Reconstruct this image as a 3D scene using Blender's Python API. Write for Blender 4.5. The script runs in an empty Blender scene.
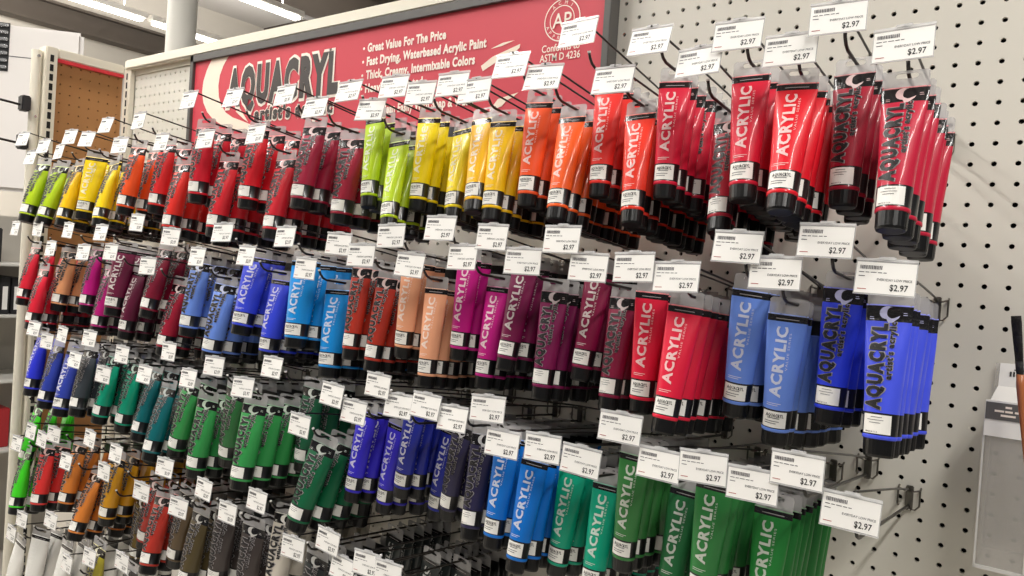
import bpy, bmesh, math, random
from mathutils import Vector, Matrix, Euler
random.seed(7)
SC = bpy.context.scene
COL = SC.collection
Z0 = 1.65                     # the pegboard's reference hole is 1.65 m above the floor
R = math.radians

# ---------------------------------------------------------------- materials
def lin(c):
    def f(v):
        v = v / 255.0
        return v / 12.92 if v <= 0.04045 else ((v + 0.055) / 1.055) ** 2.4
    return (f(c[0]), f(c[1]), f(c[2]), 1.0)

def mat(name, col, rough=0.5, metal=0.0, emit=0.0, coat=0.0, trans=0.0, alpha=1.0, noise=0.0, nscale=60.0, bump=0.0, spec=0.5):
    m = bpy.data.materials.new(name); m.use_nodes = True
    nt = m.node_tree; b = nt.nodes['Principled BSDF']
    b.inputs['Base Color'].default_value = lin(col)
    b.inputs['Roughness'].default_value = rough
    b.inputs['Metallic'].default_value = metal
    b.inputs['Coat Weight'].default_value = coat
    b.inputs['Coat Roughness'].default_value = 0.08
    b.inputs['Transmission Weight'].default_value = trans
    b.inputs['Alpha'].default_value = alpha
    b.inputs['Specular IOR Level'].default_value = spec
    if emit:
        b.inputs['Emission Color'].default_value = lin(col)
        b.inputs['Emission Strength'].default_value = emit
    if noise or bump:
        tc = nt.nodes.new('ShaderNodeTexCoord'); n = nt.nodes.new('ShaderNodeTexNoise')
        n.inputs['Scale'].default_value = nscale; n.inputs['Detail'].default_value = 3
        nt.links.new(tc.outputs['Object'], n.inputs['Vector'])
        if noise:
            mx = nt.nodes.new('ShaderNodeMixRGB'); mx.blend_type = 'MULTIPLY'
            mx.inputs['Color1'].default_value = lin(col)
            r = nt.nodes.new('ShaderNodeMapRange')
            r.inputs['To Min'].default_value = 1 - noise; r.inputs['To Max'].default_value = 1 + noise
            nt.links.new(n.outputs['Fac'], r.inputs['Value']); nt.links.new(r.outputs['Result'], mx.inputs['Color2'])
            mx.inputs['Fac'].default_value = 1
            nt.links.new(mx.outputs['Color'], b.inputs['Base Color'])
        if bump:
            bp = nt.nodes.new('ShaderNodeBump'); bp.inputs['Strength'].default_value = bump
            bp.inputs['Distance'].default_value = 0.002
            nt.links.new(n.outputs['Fac'], bp.inputs['Height']); nt.links.new(bp.outputs['Normal'], b.inputs['Normal'])
    return m

def mat_objcolor(name, rough, coat, tint=0.0, bump=0.0):
    """plastic in the object's own colour (tint > 0: that share of the colour in white)"""
    m = mat(name, (200, 200, 200), rough, coat=coat, spec=.3)
    nt = m.node_tree; b = nt.nodes['Principled BSDF']
    oi = nt.nodes.new('ShaderNodeObjectInfo')
    if tint:
        mx = nt.nodes.new('ShaderNodeMixRGB'); mx.inputs['Fac'].default_value = 1 - tint
        mx.inputs['Color2'].default_value = lin((238, 236, 232))
        nt.links.new(oi.outputs['Color'], mx.inputs['Color1']); nt.links.new(mx.outputs['Color'], b.inputs['Base Color'])
    else:
        nt.links.new(oi.outputs['Color'], b.inputs['Base Color'])
    if bump:
        tc = nt.nodes.new('ShaderNodeTexCoord'); n = nt.nodes.new('ShaderNodeTexNoise')
        n.inputs['Scale'].default_value = 55; n.inputs['Detail'].default_value = 2
        mp = nt.nodes.new('ShaderNodeMapping'); mp.inputs['Scale'].default_value = (1, 1, .35)
        nt.links.new(tc.outputs['Object'], mp.inputs['Vector'])
        nt.links.new(mp.outputs['Vector'], n.inputs['Vector'])
        bp = nt.nodes.new('ShaderNodeBump'); bp.inputs['Strength'].default_value = bump; bp.inputs['Distance'].default_value = .004
        nt.links.new(n.outputs['Fac'], bp.inputs['Height']); nt.links.new(bp.outputs['Normal'], b.inputs['Normal'])
        nt.links.new(bp.outputs['Normal'], b.inputs['Coat Normal'])
    return m

M = {}
M['paint'] = mat_objcolor('tube_plastic', .42, .35, bump=.3)
M['rim'] = mat_objcolor('tube_rim', .4, .2, tint=.75)
M['letter'] = mat_objcolor('tube_white_print', .45, 0, tint=.36)
M['swoosh'] = mat_objcolor('tube_swoosh_print', .3, .4, tint=.4)
M['crimp'] = mat('crimp_black', (24, 22, 24), .22, coat=.6, bump=.8, nscale=90)
M['band'] = mat('band_black', (13, 12, 14), .33, coat=.4)
M['inkline'] = mat('text_outline_grey', (150, 145, 145), .45)
M['ink'] = mat('ink_black', (22, 20, 22), .5)
M['cap'] = mat('cap_black', (9, 9, 10), .33)
M['sticker'] = mat('sticker_paper', (238, 236, 230), .55)
M['greyink'] = mat('ink_grey', (88, 86, 90), .6)
M['redink'] = mat('ink_red', (170, 80, 75), .6)
M['tab'] = mat('frosted_tab', (200, 198, 198), .3, alpha=.40)
M['wire'] = mat('black_wire', (34, 30, 28), .32, metal=.3, coat=.3)
M['steel'] = mat('zinc_plate', (120, 116, 108), .35, metal=.9)
M['tip'] = mat('wire_end_cap', (225, 222, 218), .4)
M['holder'] = mat('clear_label_sleeve', (235, 235, 235), .15, alpha=.45)
M['paper'] = mat('label_paper', (240, 238, 234), .5)
M['board'] = mat('painted_pegboard', (214, 210, 199), .55, noise=.03, nscale=9)
M['void'] = mat('cavity_shade', (14, 13, 12), .9)  # near-black that stands in for the shade inside holes and slots
M['beige'] = mat('beige_steel', (222, 216, 200), .4, noise=.02, nscale=6)
M['brown'] = mat('brown_hardboard', (166, 116, 66), .6, noise=.06, nscale=12)
M['red_strip'] = mat('red_strip', (205, 45, 55), .45)
M['sign_red'] = mat('sign_red', (205, 66, 80), .5, noise=.02, nscale=4)
M['sign_grey'] = mat('sign_frame_grey', (88, 86, 83), .5)
M['sign_white'] = mat('sign_white_print', (244, 232, 220), .5)
M['sign_dark'] = mat('sign_dark_print', (66, 60, 58), .5)
M['cream'] = mat('sign_cream_print', (243, 226, 208), .5)
M['wallp'] = mat('store_wall_paint', (176, 170, 160), .7, noise=.03, nscale=1.5)
M['wall_white'] = mat('white_painted_panel', (235, 230, 226), .5)
M['ceil'] = mat('ceiling_paint', (186, 182, 178), .8, noise=.06, nscale=.8)
M['beam'] = mat('dark_steel_beam', (66, 58, 50), .7, noise=.15, nscale=3)
M['tubelight'] = mat('fluorescent_tube', (255, 252, 245), .4, emit=9)
M['fixture'] = mat('lamp_housing', (225, 222, 216), .5)
M['column'] = mat('column_paint', (232, 230, 222), .5)
M['floor'] = mat('vinyl_floor', (188, 182, 172), .3, noise=.05, nscale=3)
M['blackbox'] = mat('black_box', (38, 38, 40), .5)
M['shelf'] = mat('shelf_metal', (200, 198, 192), .45)
M['acrylic'] = mat('clear_acrylic', (200, 196, 190), .1, alpha=.34)
M['acrylic_edge'] = mat('acrylic_edge', (240, 238, 234), .2, alpha=.7)
M['greyband'] = mat('grey_header_print', (92, 90, 90), .5)
M['bristle'] = mat('black_bristle', (20, 18, 18), .7, bump=1, nscale=300)
M['copper'] = mat('copper_handle', (176, 104, 62), .35, coat=.3)
M['chrome'] = mat('grille_chrome', (200, 200, 200), .25, metal=.8)

# ---------------------------------------------------------------- mesh helpers
def mesh_obj(name, verts, faces, mats, idx=None, parent=None, smooth=False, link=True):
    me = bpy.data.meshes.new(name); me.from_pydata(verts, [], faces)
    for m in (mats if isinstance(mats, (list, tuple)) else [mats]): me.materials.append(m)
    if idx:
        for p, i in zip(me.polygons, idx): p.material_index = i
    if smooth:
        for p in me.polygons: p.use_smooth = True
    me.update()
    o = bpy.data.objects.new(name, me)
    if link: COL.objects.link(o)
    if parent: o.parent = parent
    return o

class MB:
    def __init__(s): s.v = []; s.f = []; s.i = []
    def add(s, v, f, mi=0):
        n = len(s.v); s.v += [tuple(q) for q in v]
        s.f += [tuple(n + k for k in q) for q in f]; s.i += [mi] * len(f)
    def box(s, x0, x1, y0, y1, z0, z1, mi=0):
        v = [(x, y, z) for x in (x0, x1) for y in (y0, y1) for z in (z0, z1)]
        s.add(v, [(0, 1, 3, 2), (4, 6, 7, 5), (0, 4, 5, 1), (2, 3, 7, 6), (0, 2, 6, 4), (1, 5, 7, 3)], mi)
    def bevbox(s, x0, x1, y0, y1, z0, z1, b, mi=0):
        bm = bmesh.new(); bmesh.ops.create_cube(bm, size=1)
        for v in bm.verts:
            v.co = Vector(((x0 + x1) / 2 + v.co.x * (x1 - x0), (y0 + y1) / 2 + v.co.y * (y1 - y0), (z0 + z1) / 2 + v.co.z * (z1 - z0)))
        bmesh.ops.bevel(bm, geom=bm.edges[:], offset=b, segments=2, affect='EDGES')
        bm.verts.ensure_lookup_table()
        s.add([v.co[:] for v in bm.verts], [[v.index for v in f.verts] for f in bm.faces], mi); bm.free()
    def poly(s, pts, y, mi=0):
        s.add([(p[0], y, p[1]) for p in pts], [tuple(range(len(pts)))], mi)
    def tube(s, path, r, n=8, mi=0):
        path = [Vector(p) for p in path]; rings = []
        for k, p in enumerate(path):
            d = (path[min(k + 1, len(path) - 1)] - path[max(k - 1, 0)]).normalized()
            a = d.cross(Vector((1, 0, 0)));
            if a.length < .1: a = d.cross(Vector((0, 0, 1)))
            a.normalize(); c = d.cross(a)
            rings.append([p + r * (math.cos(2 * math.pi * j / n) * a + math.sin(2 * math.pi * j / n) * c) for j in range(n)])
        v = [q for rg in rings for q in rg]; f = []
        for k in range(len(path) - 1):
            for j in range(n):
                f.append((k * n + j, k * n + (j + 1) % n, (k + 1) * n + (j + 1) % n, (k + 1) * n + j))
        f.append(tuple(range(n))[::-1]); f.append(tuple((len(path) - 1) * n + j for j in range(n)))
        s.add(v, f, mi)
    def build(s, name, mats, parent=None, smooth=False, link=True):
        return mesh_obj(name, s.v, s.f, mats, s.i, parent, smooth, link)

_geo = {}
def text_geo(txt, h, xs=1.0, bold=0.0, spacing=1.0, res=3):
    """flat lettering, capitals h high, lower left at 0,0: (verts2d, faces, width)"""
    key = (txt, h, xs, bold, spacing)
    if key in _geo: return _geo[key]
    cu = bpy.data.curves.new('lettering', 'FONT'); cu.body = txt; cu.size = 1; cu.offset = bold
    cu.space_character = spacing; cu.resolution_u = res
    o = bpy.data.objects.new('lettering', cu); COL.objects.link(o)
    bpy.context.view_layer.update()
    me = o.evaluated_get(bpy.context.evaluated_depsgraph_get()).to_mesh()
    v = [(q.co.x, q.co.y) for q in me.vertices]; f = [tuple(p.vertices) for p in me.polygons]
    o.to_mesh_clear() if hasattr(o, 'to_mesh_clear') else None
    COL.objects.unlink(o); bpy.data.objects.remove(o); bpy.data.curves.remove(cu)
    x0 = min(p[0] for p in v); k = h / 0.70
    v = [((p[0] - x0) * k * xs, p[1] * k) for p in v]
    w = max(p[0] for p in v)
    _geo[key] = (v, f, w); return _geo[key]

def put_text(mb, txt, x, z, y, h, width=None, xs=1.0, bold=0.0, mi=0, spacing=1.0, grow=0.0):
    """lettering on a vertical plane facing -y"""
    v, f, w = text_geo(txt, h, 1.0, bold, spacing)
    sx = (width / w) if width else xs
    mb.add([(x + p[0] * sx, y, z + p[1]) for p in v], f, mi)
    return w * sx

def tag_props(o, label, cat, group=None, kind=None):
    if label: o['label'] = label
    if cat: o['category'] = cat
    if group: o['group'] = group
    if kind: o['kind'] = kind

def structure(name, mb, mats, label=None, cat=None):
    o = mb.build(name, mats); o['kind'] = 'structure'
    if label: o['label'] = label
    if cat: o['category'] = cat
    return o

# ---------------------------------------------------------------- camera
cam = bpy.data.cameras.new('camera'); co = bpy.data.objects.new('camera', cam); COL.objects.link(co)
cam.sensor_fit = 'HORIZONTAL'; cam.sensor_width = 36; cam.lens = 772.39 / 1024 * 36
cam.clip_start = .02; cam.clip_end = 60
r_ = Vector((0.80060234, 0.59536256, 0.06767058)); u_ = Vector((-0.06444416, -0.02672581, 0.99756337)); f_ = Vector((-0.59572043, 0.80301255, -0.01697089))
mx = Matrix.Identity(4)
for i in range(3): mx[i][0] = r_[i]; mx[i][1] = u_[i]; mx[i][2] = -f_[i]
mx[0][3], mx[1][3], mx[2][3] = 0.1273, -1.1180, -0.2028 + Z0
co.matrix_world = mx
SC.camera = co
IN = .0254

# ---------------------------------------------------------------- pegboards
def peg_sheet(x0, nx, z0, nz, hole=.0033, n=8, thick=.005):
    """sheet of nx by nz cells of one inch each with a real round hole in every cell; faces -y"""
    V = []; F = []; I = []
    cid = {}
    def corner(i, k):
        if (i, k) not in cid:
            cid[(i, k)] = len(V); V.append(((x0 + i) * IN, 0, (z0 + k) * IN))
        return cid[(i, k)]
    def mid(i, k, d):
        key = (i, k, d)
        if key not in cid:
            cid[key] = len(V)
            V.append(((x0 + i + (.5 if d == 'h' else 0)) * IN, 0, (z0 + k + (.5 if d == 'v' else 0)) * IN))
        return cid[key]
    for i in range(nx):
        for k in range(nz):
            cx, cz = (x0 + i + .5) * IN, (z0 + k + .5) * IN
            out = [mid(i + 1, k, 'v'), corner(i + 1, k + 1), mid(i, k + 1, 'h'), corner(i, k + 1), mid(i, k, 'v'), corner(i, k), mid(i, k, 'h'), corner(i + 1, k)]
            b = len(V)
            for y in (0, thick):
                for j in range(8):
                    a = j * math.pi / 4; V.append((cx + hole * math.cos(a), y, cz + hole * math.sin(a)))
            for j in range(8):
                q = (j + 1) % 8
                F.append((out[j], b + j, b + q, out[q])); I.append(0)
                F.append((b + j, b + 8 + j, b + 8 + q, b + q)); I.append(0)
    return V, F, I

# main white pegboard: cells centred on the measured holes (hole 0,0 at x = 0, z = 0)
V, F, I = peg_sheet(-84.5, 104, -34.5, 46)
pb = mesh_obj('pegboard', V, F, [M['board'], M['void']], I); pb.location = (0, 0, Z0)
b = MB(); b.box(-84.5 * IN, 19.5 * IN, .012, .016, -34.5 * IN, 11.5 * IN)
b.build('hole_shade_sheet', M['void'], pb)  # dark sheet added so the holes look shaded
b = MB()
for xs_ in (-2.146, 0.495):
    b.box(xs_ - .0, xs_ + .01, 0.0, .05, -.876, .292)
b.build('edge_flange', M['beige'], pb)
tag_props(pb, 'long off-white pegboard panel behind all the paint tube hooks', 'pegboard')

mb = MB(); mb.bevbox(-2.115, .53, -.022, .05, .306, .334, .004); mb.box(-2.115, .53, -.004, .02, .2925, .307)
rail = mb.build('top_rail', M['beige']); rail.location.z = Z0
tag_props(rail, 'beige steel cap rail running along the top of the pegboard and sign', 'rail')

# corner upright with its row of slots
def upright(name, x0, x1, y0, y1, z0, z1, face, label, slot=True):
    mb = MB(); mb.bevbox(x0, x1, y0, y1, z0, z1, .002)
    o = mb.build(name, M['beige']); o.location.z = Z0
    if slot:
        s = MB(); z = z1 - .03
        while z > z0 + .02:
            if face == 'x': s.box(x1 - .004, x1 + .0006, (y0 + y1) / 2 - .0045, (y0 + y1) / 2 + .0045, z - .009, z + .009)
            else: s.box((x0 + x1) / 2 - .0035, (x0 + x1) / 2 + .0035, y0 - .0006, y0 + .003, z - .009, z + .009)
            z -= .0254
        s.build('slot_row', M['void'], o)  # dark boxes give the slots their inner shade
    tag_props(o, label, 'upright')
    return o
upright('corner_upright', -2.128, -2.088, -.016, -.002, -1.65, .318, 'y', 'narrow slotted beige upright in the corner between brown and white pegboards')
# the wing at the far end: brown hardboard pegboard standing square to the long board
V, F, I = peg_sheet(0, 7, -34.5, 46, hole=.0022)
V = [(-2.129 - y, -.196 + x, z) for x, y, z in V]
wing = mesh_obj('brown_pegboard', V, F, [M['brown'], M['void']], I); wing.location.z = Z0
b = MB(); b.box(-2.150, -2.146, -.19, -.018, -.876, .292); b.build('hole_shade_sheet', M['void'], wing)  # same added dark sheet, as shade behind the brown board's holes
tag_props(wing, 'brown hardboard pegboard side panel at the far end of the display', 'pegboard')
mb = MB(); mb.bevbox(-2.165, -2.121, -.1965, -.018, .2935, .320, .003)
o = mb.build('side_rail', M['beige']); o.location.z = Z0
s = MB(); s.box(-2.1285, -2.1205, -.196, -.019, .284, .2935); s.build('red_strip', M['red_strip'], o)
tag_props(o, 'beige cap rail with red strip over the brown pegboard', 'rail')
upright('slotted_upright', -2.165, -2.118, -.226, -.197, -1.65, .32, 'x', 'slotted beige steel upright at the outer edge of the brown pegboard')
mb = MB(); mb.tube([(-2.142, -.2395, -1.65), (-2.142, -.2395, .306)], .0125, 20)
o = mb.build('round_post', M['beige'], smooth=False); o.location.z = Z0
s = MB(); s.tube([(-2.132, -.240, .29), (-2.125, -.240, .29)], .004, 10)
for zz in (.13, -.1, -.33): s.tube([(-2.132, -.240, zz), (-2.127, -.240, zz)], .0035, 8)
s.build('bolt', M['chrome'], o)
tag_props(o, 'rounded off-white post at the left end of the display rack', 'post')
for zz, lab in ((.162, 'black arm with square socket sticking out left of the rack, upper'), (.062, 'black arm sticking out left of the rack, lower')):
    mb = MB(); mb.bevbox(-2.155, -2.125, -.274, -.2525, zz - .022, zz + .018, .003)
    o = mb.build('display_arm', M['blackbox']); o.location.z = Z0
    s = MB(); s.tube([(-2.14, -.2600, zz - .008), (-2.14, -.272, zz - .007), (-2.13, -.55, zz + .012)], .0032, 8); s.build('arm_rod', M['wire'], o, smooth=True)
    tag_props(o, lab, 'arm')

# ---------------------------------------------------------------- header sign
SX0, SX1, SZ0, SZ1, SF = -1.758, -.519, -.020, .304, -.026
mb = MB()
mb.box(SX0 + .004, SX1 - .004, -.019, -.002, SZ0 + .004, SZ1 - .004)
for q in ((SX0, SX1, SZ1 - .018, SZ1), (SX0, SX1, SZ0, SZ0 + .014), (SX0, SX0 + .014, SZ0, SZ1), (SX1 - .013, SX1, SZ0, SZ1)):
    mb.bevbox(q[0], q[1], -.030, -.001, q[2], q[3], .001)
sign = mb.build('header_sign', M['sign_grey']); sign.location.z = Z0
tag_props(sign, 'long red header sign in grey frame behind the upper left hooks', 'sign')
p_ = MB(); p_.box(SX0 + .013, SX1 - .012, -.0225, -.020, SZ0 + .012, SZ1 - .017)
p_.build('red_panel', M['sign_red'], sign)
YS = -.0232
g = MB()
C_out = [(-1.672, .286), (-1.690, .262), (-1.703, .235), (-1.706, .208), (-1.697, .180), (-1.678, .155), (-1.650, .135), (-1.610, .118), (-1.56, .104), (-1.50, .092), (-1.44, .085)]
C_in = [(-1.598, .286), (-1.618, .266), (-1.631, .243), (-1.635, .218), (-1.630, .190), (-1.616, .166), (-1.596, .148), (-1.566, .134), (-1.53, .124), (-1.49, .112), (-1.44, .088)]
for a in range(len(C_out) - 1):
    g.add([(C_out[a][0], YS, C_out[a][1]), (C_in[a][0], YS, C_in[a][1]), (C_in[a + 1][0], YS, C_in[a + 1][1]), (C_out[a + 1][0], YS, C_out[a + 1][1])], [(0, 1, 2, 3)])
g.build('swoosh', M['cream'], sign)
for st in ([(-.790, .176), (-.765, .190), (-.703, .206), (-.704, .199), (-.720, .189), (-.745, .183), (-.760, .177), (-.785, .166)],
           [(-.770, .205), (-.742, .213), (-.716, .214), (-.745, .207)],
           [(-.764, .092), (-.745, .112), (-.700, .120), (-.712, .112), (-.725, .108), (-.735, .098)],
           [(-.640, .120), (-.632, .126), (-.628, .120), (-.634, .108)],
           [(-1.555, .148), (-1.535, .152), (-1.500, .118), (-1.522, .128)]):
    g = MB(); g.poly(st, YS - .0002); g.build('brush_stroke', M['cream'], sign)
g = MB()
put_text(g, 'AQUACRYL', -1.600, .1640, YS - .0006, .086, .422, bold=.095, spacing=1.22)
put_text(g, "artist's acrylic", -1.480, .1185, YS - .0006, .033, .288, bold=.085, spacing=1.15)
g.build('title_outline', M['sign_white'], sign)
g = MB()
put_text(g, 'AQUACRYL', -1.594, .1665, YS - .0012, .081, .410, bold=.066, spacing=1.25)
put_text(g, "artist's acrylic", -1.476, .1205, YS - .0012, .029, .280, bold=.052, spacing=1.2)
g.build('title', M['sign_dark'], sign)
LN = [('Great Value For The Price', .238, .217), ('Fast Drying, Waterbased Acrylic Paint', .210, .318), ('Thick, Creamy, Intermixable Colors', .182, .293),
      ('Heavily Pigmented', .154, .163), ('Brush Clean Easily With Soap & Water', .107, .300)]
for t_, z_, w_ in LN:
    g = MB(); put_text(g, t_, -1.098, z_, YS - .0006, .0170, w_, bold=.042, spacing=1.08)
    g.add([(-1.109 + .003 * math.cos(a * math.pi / 4), YS - .0006, z_ + .008 + .003 * math.sin(a * math.pi / 4)) for a in range(8)], [tuple(range(8))])
    g.build('slogan', M['sign_white'], sign)
for t_, x_, z_, h_, w_, b_ in (('Made in America', -.752, .050, .020, .222, .05), ('Conforms to', -.655, .184, .0125, .077, .012), ('ASTM D 4236', -.658, .168, .0125, .082, .012)):
    g = MB(); put_text(g, t_, x_, z_, YS - .0006, h_, w_, bold=b_); g.build('slogan', M['sign_white'], sign)
g = MB()
cx, cz = -.617, .236
def ring(mb, cx, cz, r0, r1, y, n=40, mi=0):
    v = []
    for j in range(n):
        a = 2 * math.pi * j / n; v += [(cx + r0 * math.cos(a), y, cz + r0 * math.sin(a)), (cx + r1 * math.cos(a), y, cz + r1 * math.sin(a))]
    mb.add(v, [(2 * j, 2 * j + 1, (2 * j + 3) % (2 * n), (2 * j + 2) % (2 * n)) for j in range(n)], mi)
ring(g, cx, cz, .0345, .0365, YS - .0006); ring(g, cx, cz, .0235, .0250, YS - .0006)
put_text(g, 'AP', cx - .019, cz - .0125, YS - .0008, .025, .038, bold=.008)
for tx, a0, a1 in (('ACMI', 128, 52), ('APPROVED', 200, 340)):
    for j, ch in enumerate(tx):
        a = R(a0 + (a1 - a0) * j / (len(tx) - 1)); v, f, w = text_geo(ch, .006, 1, .0)
        low = tx != 'ACMI'
        rot = a - math.pi / 2 if not low else a + math.pi / 2
        rr = .0268 if not low else .0330
        ox, oz = cx + rr * math.cos(a), cz + rr * math.sin(a)
        g.add([(ox + (p[0] - w / 2) * math.cos(rot) - p[1] * math.sin(rot), YS - .0006, oz + (p[0] - w / 2) * math.sin(rot) + p[1] * math.cos(rot)) for p in v], f)
g.build('round_seal', M['sign_white'], sign)

# ---------------------------------------------------------------- the paint tube
PROF = [(0, .0210, .0007), (-.0014, .0210, .0009), (-.0085, .0208, .0013), (-.0165, .0205, .0030), (-.030, .0200, .0062), (-.048, .0190, .0092),
        (-.068, .0178, .0110), (-.086, .0166, .0119), (-.104, .0158, .0122), (-.1250, .0151, .0122), (-.1256, .0154, .0124), (-.1282, .0154, .0124), (-.1290, .0145, .0118)]
def prof(z):
    for (za, aa, ba), (zb, ab, bb) in zip(PROF, PROF[1:]):
        if z <= za and z >= zb:
            t = (za - z) / (za - zb); return aa + (ab - aa) * t, ba + (bb - ba) * t
    return PROF[-1][1:]
NS = 28
def build_tube_meshes():
    V = []; F = []; I = []
    for z, a, b_ in PROF:
        for j in range(NS):
            t = 2 * math.pi * j / NS; V.append((a * math.cos(t), b_ * math.sin(t), z))
    for k in range(len(PROF) - 1):
        zt = PROF[k][0]
        for j in range(NS):
            F.append((k * NS + j, (k + 1) * NS + j, (k + 1) * NS + (j + 1) % NS, k * NS + (j + 1) % NS))
            back = (j < NS // 2)
            if k == 0: m = 1
            elif k == 1: m = 2
            elif k == 2: m = 2 if back else 0
            elif PROF[k][0] == -.104: m = 3
            else: m = 0
            I.append(m)
    F.append(tuple(range(NS))); I.append(1)
    F.append(tuple((len(PROF) - 1) * NS + j for j in range(NS))[::-1]); I.append(0)
    body = mesh_obj('paint_tube', V, F, [M['paint'], M['rim'], M['crimp'], M['band']], I, smooth=True, link=False)
    # screw cap, ridged
    V = []; F = []; n = 48
    CP = [(-.1286, .0135, .0112, 0), (-.1290, .0144, .0119, 1), (-.1432, .0139, .0115, 1), (-.1456, .0128, .0105, 0), (-.1460, .0108, .0088, 0)]
    for z, a, b_, rd in CP:
        for j in range(n):
            t = 2 * math.pi * j / n; q = 1 - (.013 if rd and j % 2 else 0); V.append((a * q * math.cos(t), b_ * q * math.sin(t), z))
    for k in range(len(CP) - 1):
        for j in range(n): F.append((k * n + j, (k + 1) * n + j, (k + 1) * n + (j + 1) % n, k * n + (j + 1) % n))
    F.append(tuple(range(n))); F.append(tuple((len(CP) - 1) * n + j for j in range(n))[::-1])
    cap = mesh_obj('cap', V, F, M['cap'], link=False)
    # frosted hang tab with slotted hole
    def rrect(w, h, cxx, czz, r, n):
        out = []
        for q, (sx, sz) in enumerate(((1, 1), (-1, 1), (-1, -1), (1, -1))):
            for j in range(n):
                a = (q + j / (n - 1)) * math.pi / 2
                out.append((cxx + sx * (w / 2 - r) + r * math.cos(a), czz + sz * (h / 2 - r) + r * math.sin(a)))
        return out
    o_ = rrect(.0400, .0195, 0, .0077, .004, 5); i_ = rrect(.0200, .0055, 0, .0118, .0027, 5); m_ = len(o_)
    V = []; F = []
    for y in (-.0004, .0004):
        V += [(x, y, z) for x, z in o_] + [(x, y, z) for x, z in i_]
    for j in range(m_):
        q = (j + 1) % m_
        F += [(j, q, m_ + q, m_ + j), (2 * m_ + j, 3 * m_ + j, 3 * m_ + q, 2 * m_ + q), (j, 2 * m_ + j, 2 * m_ + q, q), (m_ + j, m_ + q, 3 * m_ + q, 3 * m_ + j)]
    tab = mesh_obj('hang_tab', V, F, M['tab'], link=False)
    # printing, wrapped on the two faces
    def wrap(mb, side, pts, faces, mi, eps):
        bm = bmesh.new(); vs = [bm.verts.new((p[0], 0, p[1])) for p in pts]
        for f in faces:
            try: bm.faces.new([vs[k] for k in f])
            except ValueError: pass
        for k in range(-9, 10):
            bmesh.ops.bisect_plane(bm, geom=bm.verts[:] + bm.edges[:] + bm.faces[:], plane_co=(k * .0022, 0, 0), plane_no=(1, 0, 0))
        for z in (-.0085, -.0165, -.030, -.048, -.068, -.086, -.104, -.1250):
            bmesh.ops.bisect_plane(bm, geom=bm.verts[:] + bm.edges[:] + bm.faces[:], plane_co=(0, 0, z), plane_no=(0, 0, 1))
        bm.verts.ensure_lookup_table(); bm.verts.index_update()
        out = []
        for v in bm.verts:
            a, b_ = prof(min(0, v.co.z)); t = max(-.97, min(.97, v.co.x / (a * 1.0)))
            y = -(b_ * math.sqrt(1 - t * t)) - eps
            out.append((v.co.x, y, v.co.z) if side < 0 else (-v.co.x, -y, v.co.z))
        mb.add(out, [[v.index for v in f.verts] for f in bm.faces], mi); bm.free()
    def vtext(txt, xb, z0, h, length, bold, spacing=1.0):
        """upright-running lettering: baseline on the right at xb, reading upwards from z0"""
        v, f, w = text_geo(txt, h, 1, bold, spacing, 2); k = length / w
        return [(xb - p[1], z0 + p[0] * k) for p in v], f
    def rect(x0, x1, z0, z1): return [(x0, z0), (x1, z0), (x1, z1), (x0, z1)], [(0, 1, 2, 3)]
    L = MB()       # 0 white 1 black 2 outline 3 swoosh
    # front: ACRYLIC
    p, f = vtext('ACRYLIC', .0018, -.090, .0112, .076, .036, 1.14); wrap(L, -1, p, f, 0, .0004)
    p, f = vtext('VALUE SERIES', .0062, -.060, .0022, .040, .0, 1.2); wrap(L, -1, p, f, 0, .0004)
    wrap(L, -1, *rect(-.011, .004, -.0975, -.0968), 0, .0003); wrap(L, -1, *rect(-.011, .001, -.0995, -.0988), 0, .0003)
    wrap(L, -1, *rect(-.012, .012, -.0060, -.0051), 2, .0003)
    # back: AQUACRYL artist's acrylic
    p, f = vtext('AQUACRYL', .0002, -.1020, .0134, .0840, .085, 1.25); wrap(L, 1, p, f, 2, .0003)
    p, f = vtext('AQUACRYL', -.0002, -.1012, .0126, .0823, .058, 1.28); wrap(L, 1, p, f, 1, .0009)
    p, f = vtext("artist's acrylic", .0082, -.0725, .0060, .0562, .08, 1.2); wrap(L, 1, p, f, 2, .0003)
    p, f = vtext("artist's acrylic", .0079, -.0720, .0055, .0550, .036, 1.2); wrap(L, 1, p, f, 1, .0009)
    sw = []; si = []
    for j in range(15):
        a = R(70 + 215 * j / 14); sw.append((-.001 + .0072 * math.cos(a), -.0080 + .0064 * math.sin(a)))
        tt = math.sin(math.pi * min(1, (j + .6) / 15)); ri = 1 - .62 * tt
        si.append((.0012 + .0072 * ri * math.cos(a), -.0075 + .0064 * ri * math.sin(a)))
    pts = sw + si; fc = [(j, j + 1, 15 + j + 1, 15 + j) for j in range(14)]
    wrap(L, 1, pts, fc, 3, .0005)
    wrap(L, 1, [(-.0015, -.0145), (.005, -.0130), (.010, -.0105), (.0090, -.0128), (.004, -.0175), (.0005, -.0180)], [(0, 1, 2, 3, 4, 5)], 3, .0005)
    wrap(L, 1, *rect(-.0165, -.0125, -.0150, -.0143), 3, .0004); wrap(L, 1, *rect(-.0165, -.0130, -.0130, -.0124), 3, .0004)
    wrap(L, 1, *rect(.0128, .0165, -.0100, -.0093), 3, .0004); wrap(L, 1, *rect(.0128, .0160, -.0080, -.0074), 3, .0004)
    let = L.build('lettering', [M['letter'], M['ink'], M['inkline'], M['swoosh']], link=False)
    ST = []
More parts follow.
